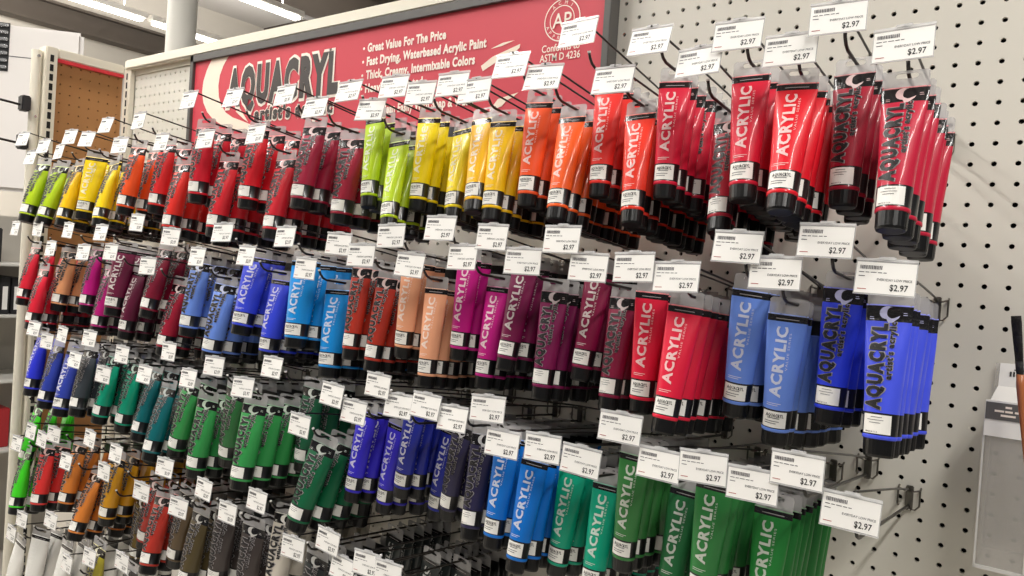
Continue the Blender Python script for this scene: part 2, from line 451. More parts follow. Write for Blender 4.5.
    for side in (-1, 1):
        S = MB()
        wrap(S, side, *rect(-.0134, .0108, -.1238, -.1058), 0, .0004)
        if side < 0:
            p, f, w = text_geo('AQUACRYL', .0036, 1, .03, 1.1, 1); k = .0185 / w
            wrap(S, side, [(-.0104 + q[0] * k, -.1118 + q[1]) for q in p], f, 1, .0007)
            for a, b2, z in ((-.0085, .0042, -.1135), (-.0108, .004, -.1170), (-.0108, .001, -.1195)): wrap(S, side, *rect(a, b2, z, z + .0007), 2, .0007)
        else:
            p, f, w = text_geo('MADE IN U.S.A.', .0014, 1, .01, 1.1, 1); k = .0110 / w
            wrap(S, side, [(-.0108 + q[0] * k, -.1228 + q[1]) for q in p], f, 1, .0007)
            for a, b2, z in ((-.0070, .003, -.1085), (-.0100, .0045, -.1112), (-.008, .002, -.1138)): wrap(S, side, *rect(a, b2, z, z + .0005), 2, .0007)
        ST.append(S.build('sticker', [M['sticker'], M['ink'], M['greyink']], link=False))
    return body, cap, tab, let, ST[0], ST[1]
T_BODY, T_CAP, T_TAB, T_LET, T_STK, T_STB = build_tube_meshes()

# ---------------------------------------------------------------- colours of the range
PAL = {  # key: (sRGB, words)
 'lime': ((176, 206, 20), 'lime green'), 'lime2': ((186, 214, 24), 'bright lime'), 'golden': ((248, 196, 8), 'golden yellow'), 'golden2': ((246, 186, 10), 'warm golden'),
 'yellow': ((246, 214, 0), 'yellow'), 'lemon': ((240, 212, 0), 'lemon yellow'), 'lemon2': ((244, 218, 20), 'pale yellow'), 'redorange': ((238, 84, 30), 'red-orange'),
 'red1': ((222, 40, 42), 'warm red'), 'vermilion': ((224, 44, 34), 'vermilion'), 'crimson': ((206, 26, 46), 'crimson'), 'brightred': ((214, 34, 46), 'bright red'),
 'cadred': ((212, 26, 40), 'cadmium red'), 'redmed': ((204, 30, 46), 'medium red'), 'maroonred': ((158, 28, 58), 'maroon red'), 'alizarin': ((164, 30, 56), 'dark rose'),
 'orange': ((240, 84, 36), 'deep orange'), 'orange2': ((250, 96, 30), 'bright orange'), 'redlight': ((232, 50, 44), 'light red'), 'scarlet': ((234, 54, 34), 'scarlet'),
 'rosered': ((212, 26, 58), 'rose red'), 'deepred': ((168, 20, 44), 'deep red'), 'rosered2': ((214, 26, 56), 'cherry red'), 'brightred2': ((226, 22, 40), 'pure red'),
 'alizarin2': ((158, 20, 46), 'dark crimson'), 'crimson2': ((192, 26, 58), 'raspberry red'),
 'rose': ((214, 32, 54), 'rose red'), 'peach': ((232, 160, 112), 'peach'), 'magenta': ((192, 18, 128), 'magenta'), 'magenta2': ((184, 20, 118), 'dark magenta'),
 'plum': ((104, 20, 58), 'plum'), 'plum2': ((92, 16, 50), 'dark plum'), 'wine': ((130, 18, 48), 'wine red'), 'carmine': ((160, 22, 50), 'carmine'),
 'periwinkle': ((108, 144, 228), 'periwinkle blue'), 'ultra': ((54, 72, 222), 'ultramarine blue'), 'sky': ((14, 142, 224), 'sky blue'), 'sienna': ((174, 48, 32), 'burnt sienna'),
 'peachlight': ((236, 166, 128), 'pale peach'), 'mulberry': ((118, 18, 72), 'mulberry'), 'mulberry2': ((124, 20, 78), 'purple magenta'), 'plum3': ((128, 14, 62), 'burgundy'),
 'wine2': ((132, 18, 58), 'dark wine'), 'rosebright': ((224, 28, 62), 'bright rose'), 'periblue': ((106, 142, 228), 'light blue'), 'ultra2': ((44, 64, 220), 'cobalt blue'),
 'ultra3': ((72, 88, 232), 'violet blue'),
 'ultradeep': ((42, 52, 206), 'ultramarine'), 'navyblue': ((44, 62, 160), 'navy blue'), 'darkgrey': ((56, 62, 68), 'dark grey'), 'teal': ((0, 154, 120), 'teal green'),
 'petrol': ((0, 98, 104), 'petrol blue'), 'green1': ((50, 146, 74), 'leaf green'), 'green2': ((40, 110, 56), 'dark moss'), 'deepgreen': ((20, 88, 58), 'deep green'),
 'emerald': ((14, 98, 62), 'emerald green'), 'violetblue': ((52, 40, 196), 'blue violet'), 'royal': ((28, 40, 150), 'royal blue'), 'indigo': ((44, 40, 74), 'indigo'),
 'azure': ((8, 112, 206), 'azure blue'), 'jade': ((0, 158, 124), 'jade green'), 'leaf': ((52, 122, 60), 'moss green'), 'forest': ((36, 106, 60), 'forest green'),
 'leaf2': ((44, 124, 60), 'mid green'), 'leaf3': ((38, 130, 56), 'grass green'),
 'brightgreen': ((62, 206, 34), 'neon green'), 'scarletdeep': ((214, 50, 48), 'salmon red'), 'ochreorange': ((214, 126, 50), 'light ochre'), 'yellowochre': ((208, 148, 26), 'yellow ochre'),
 'olivebrown': ((112, 92, 48), 'olive brown'), 'brick': ((176, 50, 38), 'brick red'), 'umber': ((92, 74, 50), 'raw umber'), 'olivedark': ((84, 72, 44), 'dark olive'),
 'umberdark': ((66, 58, 56), 'burnt umber'), 'cream': ((214, 206, 192), 'cream white'), 'blackpaint': ((38, 44, 44), 'black'), 'white': ((236, 234, 228), 'white'), 'olivegreen': ((166, 156, 46), 'olive yellow'),
}
ORD = ['', 'first', 'second', 'third', 'fourth', 'fifth', 'sixth', 'seventh', 'eighth', 'ninth', 'tenth', 'eleventh', 'twelfth', 'thirteenth', 'fourteenth', 'fifteenth', 'sixteenth', 'seventeenth']
ROWN = {'A': 'top row', 'B': 'second row', 'C': 'third row', 'D': 'fourth row', 'E': 'bottom row'}

# ---------------------------------------------------------------- price tag masters
def build_tag():
    W, H = .0275, .0155
    mb = MB(); mb.box(-.0285, .0285, -.0006, .0008, -.0185, -.0175); mb.box(-.0285, .0285, .0004, .0008, -.0180, .0190)
    mb.box(-.0285, .0285, -.0010, .0008, .0168, .0196); mb.bevbox(-.008, .008, -.0020, .0030, .0178, .0215, .0008)
    holder = mb.build('price_tag', M['holder'], link=False)
    mb = MB(); mb.box(-W, W, -.0002, .0003, -.0168, .0155)
    card = mb.build('paper_card', M['paper'], link=False)
    mb = MB(); y = -.0004
    rr = random.Random(3); x = -.0245
    while x < -.0045:
        w = rr.choice((.00035, .0006, .0009)); mb.box(x, x + w, y, y + .0001, .0080, .0120, 1); x += w + rr.choice((.0004, .0006))
    x = -.0250
    for w in (.005, .0035, .0055, .004, .003):   # faint line of small print
        mb.box(x, x + w, y, y + .0001, .0044, .0052, 1); x += w + .0012
    mb.box(-.025, -.019, y, y + .0001, .0004, .0012, 1)
    mb.box(-.025, -.0165, y, y + .0001, -.0132, -.0124, 2)
    put_text(mb, 'EVERYDAY LOW PRICE', -.0075, -.0034, y, .0024, .0320, bold=.012, mi=1)
    put_text(mb, '$2.97', .0050, -.0130, y, .0064, .0165, bold=.016, mi=0, spacing=1.05)
    pr = mb.build('print', [M['ink'], M['greyink'], M['redink']], link=False)
    return holder, card, pr
G_H, G_C, G_P = build_tag()
def bkpl():
    mb = MB()
    mb.bevbox(-.0045, .0045, -.0045, -.0005, -.026, .006, .001)
    mb.tube([(-.0127, .010, .004), (-.0127, -.001, .004), (-.0127, -.0065, .002), (-.006, -.0068, 0), (.006, -.0068, 0), (.0127, -.0065, .002), (.0127, -.001, .004), (.0127, .010, .004)], .0014, 6)
    mb.tube([(-.0127, .008, -.0214), (-.0127, -.002, -.0214), (-.0127, -.0065, -.018), (-.0127, -.0065, .002)], .0013, 6)
    mb.tube([(.0127, -.0065, .002), (.0127, -.0065, -.018), (.008, -.0065, -.0235), (-.002, -.0065, -.0235)], .0013, 6)
    return mb.build('backplate', M['steel'], link=False)
B_PL = bkpl()

def clone(src, name, parent=None):
    o = src.copy(); o.name = name; COL.objects.link(o)
    if parent: o.parent = parent
    return o

HOOKS = [
 ('A', -1.96, 0.046, 0.0, None),
 ('A', -1.911, -0.001, 0.0, ('lime', 'Q', 0.0, -0.298, -0.013, 13, 0, 2, 10)),
 ('A', -1.844, 0.023, 0.0, ('lime', 'Q', 0.0, -0.283, -0.042, 14, -1, 2, 8)),
 ('A', -1.761, 0.007, 0.0, ('golden', 'Q', 0.0, -0.283, -0.026, 11, -1, 2, -5)),
 ('A', -1.711, 0.038, 0.0, ('yellow', 'B', 0.0, -0.267, -0.037, 8, -1, 2, 30)),
 ('A', -1.63, 0.029, 0.0, ('yellow', 'Q', 0.0, -0.267, -0.047, 12, 4, 2, -5)),
 ('A', -1.548, 0.054, 0.0, None),
 ('A', -1.484, 0.009, 0.0, ('redorange', 'Q', 0.0, -0.288, 0.001, 8, -3, 2, 5)),
 ('A', -1.413, 0.055, 0.0, ('red1', 'Q', 0.0, -0.265, -0.038, 6, -2, 2, 5)),
 ('A', -1.323, 0.008, 0.0, ('vermilion', 'Q', 0.0, -0.281, -0.037, 8, 0, 2, 0)),
 ('A', -1.234, 0.082, 0.0, ('crimson', 'Q', 0.0, -0.292, -0.045, 3, -1, 3, 5)),
 ('A', -1.172, 0.006, 0.0, ('brightred', 'Q', 0.0, -0.277, -0.033, 8, -1, 3, 5)),
 ('A', -1.093, 0.075, 0.0, ('cadred', 'Q', 0.0, -0.272, -0.047, 5, -2, 3, 5)),
 ('A', -1.02, 0.007, 0.0, ('redmed', 'Q', 0.0, -0.264, -0.034, 9, 1, 2, 0)),
 ('A', -0.947, 0.067, 0.0, ('maroonred', 'Q', 0.0, -0.263, -0.04, 8, -1, 3, 5)),
 ('A', -0.868, 0.041, 0.0, ('alizarin', 'Q', 0.0, -0.246, -0.036, 6, -1, 2, 5)),
 ('A', -0.791, 0.06, 0.0, ('lime', 'B', 0.0, -0.271, -0.031, 8, 7, 2, 8)),
 ('A', -0.74, 0.028, 0.0, ('lime2', 'B', 0.0, -0.265, -0.037, 14, 9, 3, 8)),
 ('A', -0.694, 0.058, 0.0, ('lemon', 'B', 0.0, -0.25, -0.03, 7, 1, 2, 12)),
 ('A', -0.64, 0.044, 0.0, ('lemon2', 'B', 0.0, -0.232, -0.034, 14, 8, 2, 0)),
 ('A', -0.581, 0.051, 0.0, ('golden2', 'B', 0.0, -0.257, -0.034, 15, 9, 2, 8)),
 ('A', -0.541, 0.039, 0.0, ('golden', 'B', 0.0, -0.262, -0.029, 11, 4, 3, 12)),
 ('A', -0.483, 0.066, 0.0, ('orange', 'B', 0.0, -0.26, -0.033, 7, 1, 3, 12)),
 ('A', -0.431, 0.046, 0.0, ('orange2', 'B', 0.0, -0.255, -0.036, 14, 3, 3, 5)),
 ('A', -0.384, 0.095, 0.0, ('redlight', 'B', 0.0, -0.245, -0.048, 7, 2, 3, 8)),
 ('A', -0.331, 0.033, 0.0, ('scarlet', 'B', 0.0, -0.256, -0.026, 13, 6, 3, 8)),
 ('A', -0.287, 0.073, 0.0, ('rosered', 'B', 0.0, -0.255, -0.029, 6, 1, 4, 14)),
 ('A', -0.226, 0.043, 0.0, ('deepred', 'Q', 0.0, -0.228, -0.047, 19, 6, 2, 0)),
 ('A', -0.184, 0.066, 0.0, ('rosered2', 'B', 0.0, -0.282, -0.032, 11, 4, 3, 8)),
 ('A', -0.128, 0.044, 0.0, ('brightred2', 'B', 0.0, -0.296, -0.028, 17, 2, 4, 8)),
 ('A', -0.084, 0.07, 0.0, ('alizarin2', 'Q', 0.0, -0.25, -0.036, 8, 1, 3, -2)),
 ('A', -0.024, 0.037, 0.0, ('crimson2', 'Q', -0.0, -0.3, -0.035, 14, 1, 7, 0)),
 ('B', -1.974, -0.171, 0.0, ('rose', 'Q', 0.0, -0.28, -0.045, 9, 0, 2, 0)),
 ('B', -1.887, -0.22, None, ('rose', 'Q', -0.0, -0.294, -0.047, 8, 0, 2, 0)),
 ('B', -1.849, -0.17, 0.0, ('peach', 'Q', 0.0, -0.251, -0.05, 9, -1, 2, 10)),
 ('B', -1.775, -0.213, 0.0, None),
 ('B', -1.693, -0.17, 0.0, ('magenta', 'Q', 0.0, -0.263, -0.04, 7, 0, 2, 0)),
 ('B', -1.616, -0.216, 0.0, ('magenta2', 'Q', 0.0, -0.267, -0.036, 8, -1, 2, 0)),
 ('B', -1.543, -0.172, 0.0, ('plum', 'B', 0.0, -0.273, -0.033, 8, -1, 2, 25)),
 ('B', -1.496, -0.211, 0.0, ('plum2', 'B', 0.0, -0.266, -0.04, 7, -3, 2, 0)),
 ('B', -1.396, -0.149, 0.0, ('wine', 'Q', 0.0, -0.265, -0.05, 11, -3, 3, 0)),
 ('B', -1.346, -0.233, 0.0, ('carmine', 'Q', 0.0, -0.258, -0.036, 9, -3, 2, 0)),
 ('B', -1.269, -0.174, 0.0, ('periwinkle', 'Q', 0.0, -0.262, -0.047, 7, -2, 3, 8)),
 ('B', -1.175, -0.208, 0.0, ('periwinkle', 'Q', 0.0, -0.266, -0.05, 7, -4, 2, 10)),
 ('B', -1.1, -0.162, 0.0, ('ultra', 'B', 0.0, -0.25, -0.041, 11, -1, 2, 22)),
 ('B', -1.026, -0.2, 0.0, ('ultra', 'B', 0.0, -0.254, -0.04, 6, -2, 2, 0)),
 ('B', -0.923, -0.165, 0.0, ('sky', 'B', 0.0, -0.283, -0.039, 6, 1, 3, 18)),
 ('B', -0.867, -0.214, 0.0, ('sky', 'B', 0.0, -0.257, -0.033, 6, 2, 2, 12)),
 ('B', -0.792, -0.173, 0.0, ('sienna', 'Q', 0.0, -0.277, -0.035, 7, 1, 3, 8)),
 ('B', -0.74, -0.188, 0.0, ('sienna', 'Q', 0.0, -0.271, -0.033, 8, -1, 3, 8)),
 ('B', -0.68, -0.158, 0.0, ('peachlight', 'B', 0.0, -0.28, -0.035, 0, -4, 3, 8)),
 ('B', -0.639, -0.198, 0.0, ('peachlight', 'B', 0.0, -0.27, -0.032, 4, 0, 4, 10)),
 ('B', -0.586, -0.145, 0.0, ('magenta', 'B', 0.0, -0.262, -0.04, 1, -3, 2, 8)),
 ('B', -0.543, -0.183, 0.0, ('magenta', 'B', 0.0, -0.245, -0.038, 7, -1, 2, 5)),
 ('B', -0.495, -0.155, 0.0, ('mulberry', 'B', 0.0, -0.248, -0.036, 9, -3, 3, 12)),
 ('B', -0.443, -0.184, 0.0, ('mulberry2', 'Q', 0.0, -0.25, -0.037, 7, 0, 3, 10)),
 ('B', -0.387, -0.155, 0.0, ('plum3', 'B', 0.0, -0.23, -0.036, 8, -3, 3, 8)),
 ('B', -0.347, -0.187, 0.0, ('wine2', 'Q', 0.0, -0.235, -0.035, 9, 0, 3, 0)),
 ('B', -0.287, -0.184, 0.0, ('rosebright', 'B', 0.0, -0.278, -0.028, 0, -2, 2, 14)),
 ('B', -0.234, -0.192, 0.0, ('rosebright', 'B', -0.0, -0.296, -0.033, 9, -3, 4, 10)),
 ('B', -0.168, -0.157, 0.0, ('periblue', 'B', 0.0, -0.275, -0.045, -6, -6, 2, 10)),
 ('B', -0.127, -0.182, 0.0, ('periblue', 'B', 0.0, -0.274, -0.043, -6, -4, 2, 10)),
 ('B', -0.08, -0.148, 0.0, ('ultra2', 'Q', 0.002, -0.25, -0.045, 3, -2, 2, 0)),
 ('B', -0.024, -0.181, 0.0, ('ultra3', 'Q', -0.0, -0.3, -0.026, 6, 1, 7, 0)),
 ('C', -1.839, -0.403, 0.0, ('ultradeep', 'B', -0.014, -0.302, -0.017, 8, 0, 2, 0)),
 ('C', -1.767, -0.425, 0.0, ('navyblue', 'Q', 0.0, -0.301, -0.012, 10, 0, 2, 0)),
 ('C', -1.692, -0.402, 0.0, ('navyblue', 'B', 0.0, -0.299, -0.041, 11, 2, 2, 12)),
 ('C', -1.626, -0.451, 0.0, ('darkgrey', 'Q', 0.0, -0.295, 0.019, 10, 1, 2, 5)),
 ('C', -1.566, -0.398, 0.0, ('teal', 'Q', 0.0, -0.271, -0.045, 9, -4, 2, 0)),
 ('C', -1.497, -0.466, 0.0, ('teal', 'Q', 0.0, -0.26, 0.015, 6, -6, 2, 0)),
 ('C', -1.425, -0.416, 0.0, ('petrol', 'Q', 0.0, -0.252, -0.041, 12, -2, 2, -5)),
 ('C', -1.334, -0.444, 0.0, ('petrol', 'Q', 0.0, -0.276, -0.032, 13, 1, 2, 0)),
 ('C', -1.251, -0.39, 0.0, ('green1', 'Q', 0.0, -0.277, -0.068, 5, -9, 2, 0)),
 ('C', -1.18, -0.431, 0.0, ('green1', 'Q', 0.0, -0.286, -0.045, 6, -2, 3, 8)),
 ('C', -1.101, -0.399, 0.0, ('green2', 'Q', 0.0, -0.283, -0.047, -3, -9, 2, 0)),
 ('C', -1.012, -0.424, 0.0, ('green1', 'Q', 0.0, -0.302, -0.033, 9, 1, 4, 10)),
 ('C', -0.936, -0.38, 0.0, ('deepgreen', 'Q', 0.0, -0.24, -0.042, 3, -2, 3, 0)),
 ('C', -0.857, -0.462, 0.0, ('emerald', 'Q', 0.0, -0.274, -0.039, 12, -9, 3, 5)),
 ('C', -0.785, -0.403, 0.0, ('violetblue', 'B', 0.0, -0.251, -0.036, 5, -5, 3, 8)),
 ('C', -0.734, -0.421, 0.0, ('violetblue', 'B', 0.0, -0.235, -0.032, 0, -8, 2, 0)),
 ('C', -0.687, -0.375, 0.0, ('royal', 'B', 0.0, -0.245, -0.042, -1, -9, 3, 8)),
 ('C', -0.643, -0.398, 0.0, ('royal', 'B', 0.0, -0.21, -0.05, 0, -9, 2, 0)),
 ('C', -0.591, -0.39, 0.0, ('indigo', 'Q', 0.0, -0.245, -0.039, -1, -9, 2, -5)),
 ('C', -0.541, -0.399, 0.0, ('indigo', 'Q', 0.0, -0.258, -0.031, 10, 2, 3, 8)),
 ('C', -0.483, -0.377, 0.0, ('azure', 'B', 0.0, -0.278, -0.048, 6, -2, 2, 6)),
 ('C', -0.439, -0.417, -0.017, ('azure', 'B', 0.0, -0.275, -0.028, 8, -3, 3, 8)),
 ('C', -0.394, -0.411, 0.0, ('jade', 'B', 0.0, -0.251, -0.039, 1, -6, 2, 6)),
 ('C', -0.339, -0.416, 0.0, ('jade', 'B', 0.0, -0.257, -0.042, 7, -2, 2, 8)),
 ('C', -0.29, -0.368, 0.0, ('leaf', 'B', 0.0, -0.285, -0.039, -4, -5, 3, 8)),
 ('C', -0.239, -0.4, 0.0, ('forest', 'B', 0.0, -0.244, -0.045, 7, -4, 3, 8)),
 ('C', -0.188, -0.393, 0.0, ('leaf2', 'B', 0.0, -0.289, -0.026, -4, -5, 4, 10)),
 ('C', -0.134, -0.4, 0.0, ('leaf3', 'B', 0.0, -0.25, -0.042, 4, -2, 8, 6)),
 ('C', -0.091, -0.376, 0.0, None),
 ('C', -0.039, -0.406, 0.0, None),
 ('D', -1.896, -0.684, 0.0, ('brightgreen', 'Q', -0.007, -0.302, -0.027, 9, 4, 2, -5)),
 ('D', -1.91, -0.56, None, ('brightgreen', 'Q', -0.0, -0.278, -0.047, 7, -8, 2, -5)),
 ('D', -1.823, -0.642, 0.0, ('scarletdeep', 'Q', 0.0, -0.289, -0.046, 8, 4, 2, 10)),
 ('D', -1.764, -0.65, 0.0, None),
 ('D', -1.705, -0.628, 0.0, ('ochreorange', 'Q', 0.0, -0.27, -0.035, 11, 1, 2, 5)),
 ('D', -1.64, -0.676, 0.0, ('ochreorange', 'Q', 0.0, -0.259, -0.041, 18, 3, 2, 0)),
 ('D', -1.538, -0.607, 0.0, ('yellowochre', 'Q', 0.0, -0.266, -0.052, 6, -3, 2, 5)),
 ('D', -1.47, -0.663, 0.0, ('olivebrown', 'Q', 0.0, -0.243, -0.077, -3, -9, 2, 0)),
 ('D', -1.426, -0.617, 0.0, ('brick', 'Q', 0.0, -0.239, -0.075, 3, -8, 3, 0)),
 ('D', -1.319, -0.671, 0.0, ('brick', 'Q', 0.0, -0.281, -0.021, 13, 5, 2, 5)),
 ('D', -1.241, -0.608, 0.0, ('umber', 'Q', 0.0, -0.279, -0.063, 2, -9, 2, 0)),
 ('D', -1.187, -0.671, 0.0, ('olivedark', 'Q', 0.0, -0.281, -0.023, 8, -2, 2, 0)),
 ('D', -1.109, -0.62, 0.0, ('umberdark', 'Q', 0.0, -0.28, -0.052, 2, -4, 2, 8)),
 ('D', -1.034, -0.644, 0.0, ('umberdark', 'Q', 0.0, -0.274, -0.037, 2, -3, 2, 8)),
 ('D', -0.954, -0.605, 0.0, ('cream', 'Q', 0.0, -0.265, -0.037, 9, 2, 3, 10)),
 ('D', -0.854, -0.657, 0.0, ('blackpaint', 'Q', 0.0, -0.278, -0.028, 2, -6, 2, 0)),
 ('D', -0.8, -0.625, 0.027, ('blackpaint', 'B', -0.0, -0.157, -0.041, -5, -9, 9, 0)),
 ('D', -0.737, -0.657, 0.0, None),
 ('D', -0.686, -0.636, 0.0, ('blackpaint', 'B', 0.0, -0.187, -0.032, -4, -9, 8, 0)),
 ('D', -0.642, -0.638, 0.0, ('blackpaint', 'B', 0.0, -0.164, -0.037, -6, -9, 3, 0)),
 ('E', -1.898, -0.901, 0.0, ('white', 'B', -0.014, -0.302, -0.034, 3, -9, 1, 0)),
 ('E', -1.845, -0.854, 0.0, ('white', 'B', 0.0, -0.284, -0.051, 6, -2, 2, 20)),
 ('E', -1.696, -0.82, 0.0, ('white', 'B', 0.0, -0.29, -0.068, 6, -2, 2, 0)),
 ('E', -1.608, -0.893, 0.0, None),
 ('E', -1.51, -0.853, 0.0, ('olivegreen', 'Q', -0.014, -0.302, 0.011, 3, -6, 1, 0)),
 ('E', -1.377, -0.825, 0.0, ('blackpaint', 'Q', -0.014, -0.302, -0.028, 3, -3, 1, 0)),
]

TAGPITCH = {'A': 14, 'B': 9, 'C': 8, 'D': 6, 'E': 5}
last = {}
rows = {}
for h in HOOKS: rows.setdefault(h[0], []).append(h)
rg = random.Random(11)
for row, hs in rows.items():
    hs.sort(key=lambda h: h[1])
    n = len(hs)
    for i, (rw, x, zt, dxt, T) in enumerate(hs):
        if i < n - i: side = ORD[i + 1] + ' hook from the left'
        else: side = ORD[n - i] + ' hook from the right'
        if i == 0: side = 'leftmost hook'
        if i == n - 1: side = 'rightmost hook'
        hook_no = side
        where = side + ', ' + ROWN[row]
        if T:
            ck, face, dx, yt, dz, pitch, roll, cnt, yaw = T
            zc = zt + dz; zw = zc + .0125; cname = PAL[ck][1]
        else:
            yt = -.28; zw = zt - .036; cnt = 0
        sl = .085
        sc = 1.34 if x < -.82 else .95 if x < -.22 else 1.0
        zwb = zw + sl * yt           # height of the product wire at the board
        # ---- hook
        hk = bpy.data.objects.new('peg_hook', None); hk.empty_display_size = .01; COL.objects.link(hk)
        hk.location = (x, 0, zwb + Z0)
        on_sign = SX0 < x < SX1 and zwb + .03 > SZ0
        yb = -.031 if on_sign else -.0005
        pl = clone(B_PL, 'backplate', hk); pl.location = (0, yb + .0005, .020)
        if row == 'A' and i == n - 1: pl.scale.x = .45
        mb = MB(); ye = -.286
        zl = lambda y: -sl * y
        mb.tube([(0, yb - .003, -.002), (0, yb - .012, zl(yb - .012)), (0, -.15, zl(-.15)), (0, ye, zl(ye)), (0, ye - .008, zl(ye) + .0035), (0, ye - .013, zl(ye) + .009), (0, ye - .016, zl(ye) + .015)], .0019, 8)
        mb.tube([(0, ye - .0159, zl(ye) + .0146), (0, ye - .0166, zl(ye) + .0168)], .0022, 8, 1)
        mb.build('product_wire', [M['wire'], M['tip']], hk, smooth=True)
        if dxt is not None:
            tz = zt + .0170 - zwb
            mb = MB(); lb = .024
            mb.tube([(0, yb - .004, lb - .004), (0, yb - .016, lb), (0, -.10, lb + (tz - lb) * .30), (0, -.20, lb + (tz - lb) * .62), (0, -.320, tz), (dxt, -.3285, tz - .0005)], .0014, 7)
            mb.build('label_wire', M['wire'], hk, smooth=True)
        has = ('holding %s tubes' % cname) if cnt > 1 else ('holding one %s tube' % cname) if cnt else 'hanging empty'
        tag_props(hk, '%s, %s' % ('wire ' + where.replace('hook', 'peg hook') if i in (0, n - 1) else 'wire peg hook, ' + where.replace(' hook', ''), has), 'peg hook', 'wire peg hooks in the %s' % ROWN[row])
        # ---- price tag
        if dxt is not None:
            tg = clone(G_H, 'price_tag'); tg.location = (x + dxt, -.3310, zt - .001 + Z0)
            tg.rotation_euler = Euler((R(-TAGPITCH[row] + rg.uniform(-3, 3)), R(rg.uniform(-2.5, 2.5)), R(rg.uniform(-4, 6))))
            tg.scale = (.93, 1, .92); clone(G_C, 'paper_card', tg); clone(G_P, 'print', tg)
            ab = ('above %s tubes' % cname) if cnt else 'with no tubes below'
            tag_props(tg, 'white price tag on the %s, %s' % (where, ab), 'price tag', 'price tags on the %s of hooks' % ROWN[row])
        # ---- tubes, front to back
        for k in range(cnt):
            o = clone(T_BODY, 'paint_tube')
            step = .0262 * (1 + (sc - 1) * .95)
            y = yt + k * step
            last[(row, i)] = (y, zc, pitch, sc, step, face)
            if y > -.034: y = -.034
            jx = dx if k == 0 else dx * .4 + rg.uniform(-.003, .003)
            z = zc - sl * k * step + (0 if k == 0 else rg.uniform(-.0015, .0005))
            sp = yaw if k == 0 else yaw * .6 + rg.uniform(-5, 5)
            if face == 'Q': sp += 180
            if face == 'B' and k and row == 'A' and ck in ('rosered', 'deepred'): sp += 180
            pt = pitch * (1 - .10 * min(k, 4)); rl = roll if k == 0 else roll * .6 + rg.uniform(-1.5, 1.5)
            # turn about the slot of the hang tab
            rot = Matrix.Rotation(R(-rl), 3, 'Y') @ Matrix.Rotation(R(-pt), 3, 'X') @ Matrix.Rotation(R(sp), 3, 'Z')
            piv = Vector((x + jx, y, z + .0125 + Z0)); off = rot @ Vector((0, 0, -.0125))
            o.scale = (sc, sc, 1)
            o.location = piv + off; o.rotation_euler = rot.to_euler()
            c = PAL[ck][0]; dv = 0 if k == 0 else rg.uniform(-.04, .03)
            lc = lin(c); oc = (max(0, lc[0] * (1 + dv)), max(0, lc[1] * (1 + dv)), max(0, lc[2] * (1 + dv)), 1)
            o.color = oc
            for src, nm in ((T_CAP, 'cap'), (T_TAB, 'hang_tab'), (T_LET, 'lettering'), (T_STK, 'sticker'), (T_STB, 'sticker')):
                q = clone(src, nm, o); q.color = oc
            if k == 0: lb = '%s paint tube at the front of the %s' % (cname, where)
            elif k == cnt - 1 and k > 1: lb = '%s paint tube, rearmost on the %s' % (cname, where)
            else: lb = '%s tube, %s back on the %s' % (cname, ORD[k + 1], where)
            tag_props(o, lb, 'paint tube', 'paint tubes hanging in the %s' % ROWN[row])

# tubes packed deeper on the hooks, past the three hundred nearest ones
class Fill:
    v = []; f = []; mi = []; col = []
def fill_template():
    out = []
    n = 14
    def loft(secs, mis):
        V = []; F = []; I = []
        for z, a, b_ in secs:
            for j in range(n): V.append(Vector((a * math.cos(2 * math.pi * j / n), b_ * math.sin(2 * math.pi * j / n), z)))
        for k in range(len(secs) - 1):
            for j in range(n): F.append((k * n + j, (k + 1) * n + j, (k + 1) * n + (j + 1) % n, k * n + (j + 1) % n)); I.append(mis[k])
        F.append(tuple(range(n))); I.append(mis[0]); F.append(tuple((len(secs) - 1) * n + j for j in range(n))[::-1]); I.append(mis[-1])
        out.append((V, F, I))
    loft([PROF[i] for i in (0, 2, 3, 5, 7, 8)], [1, 1, 0, 0, 0]); loft([PROF[8], PROF[9]], [1]); loft([(-.1252, .0154, .0124), (-.128, .0154, .0124)], [0])
    loft([(-.1286, .0143, .0118), (-.1435, .0138, .0114), (-.146, .012, .0095)], [1, 1])
    V = [Vector(q) for q in ((-.020, 0, -.001), (.020, 0, -.001), (.020, 0, .017), (-.020, 0, .017))]
    out.append((V, [(0, 1, 2, 3)], [2]))
    for s in (-1, 1):
        V = []; F = []
        for j in range(5):
            x = s * (.0141 - j * .0055); yy = s * (.01235 * math.sqrt(max(0, 1 - (x / .0158) ** 2)) + .0004)
            V += [Vector((x, yy, -.1238)), Vector((x, yy, -.1058))]
        out.append((V, [(2 * j, 2 * j + 1, 2 * j + 3, 2 * j + 2) for j in range(4)], [3] * 4))
    return out
TPL = fill_template(); nf = 0
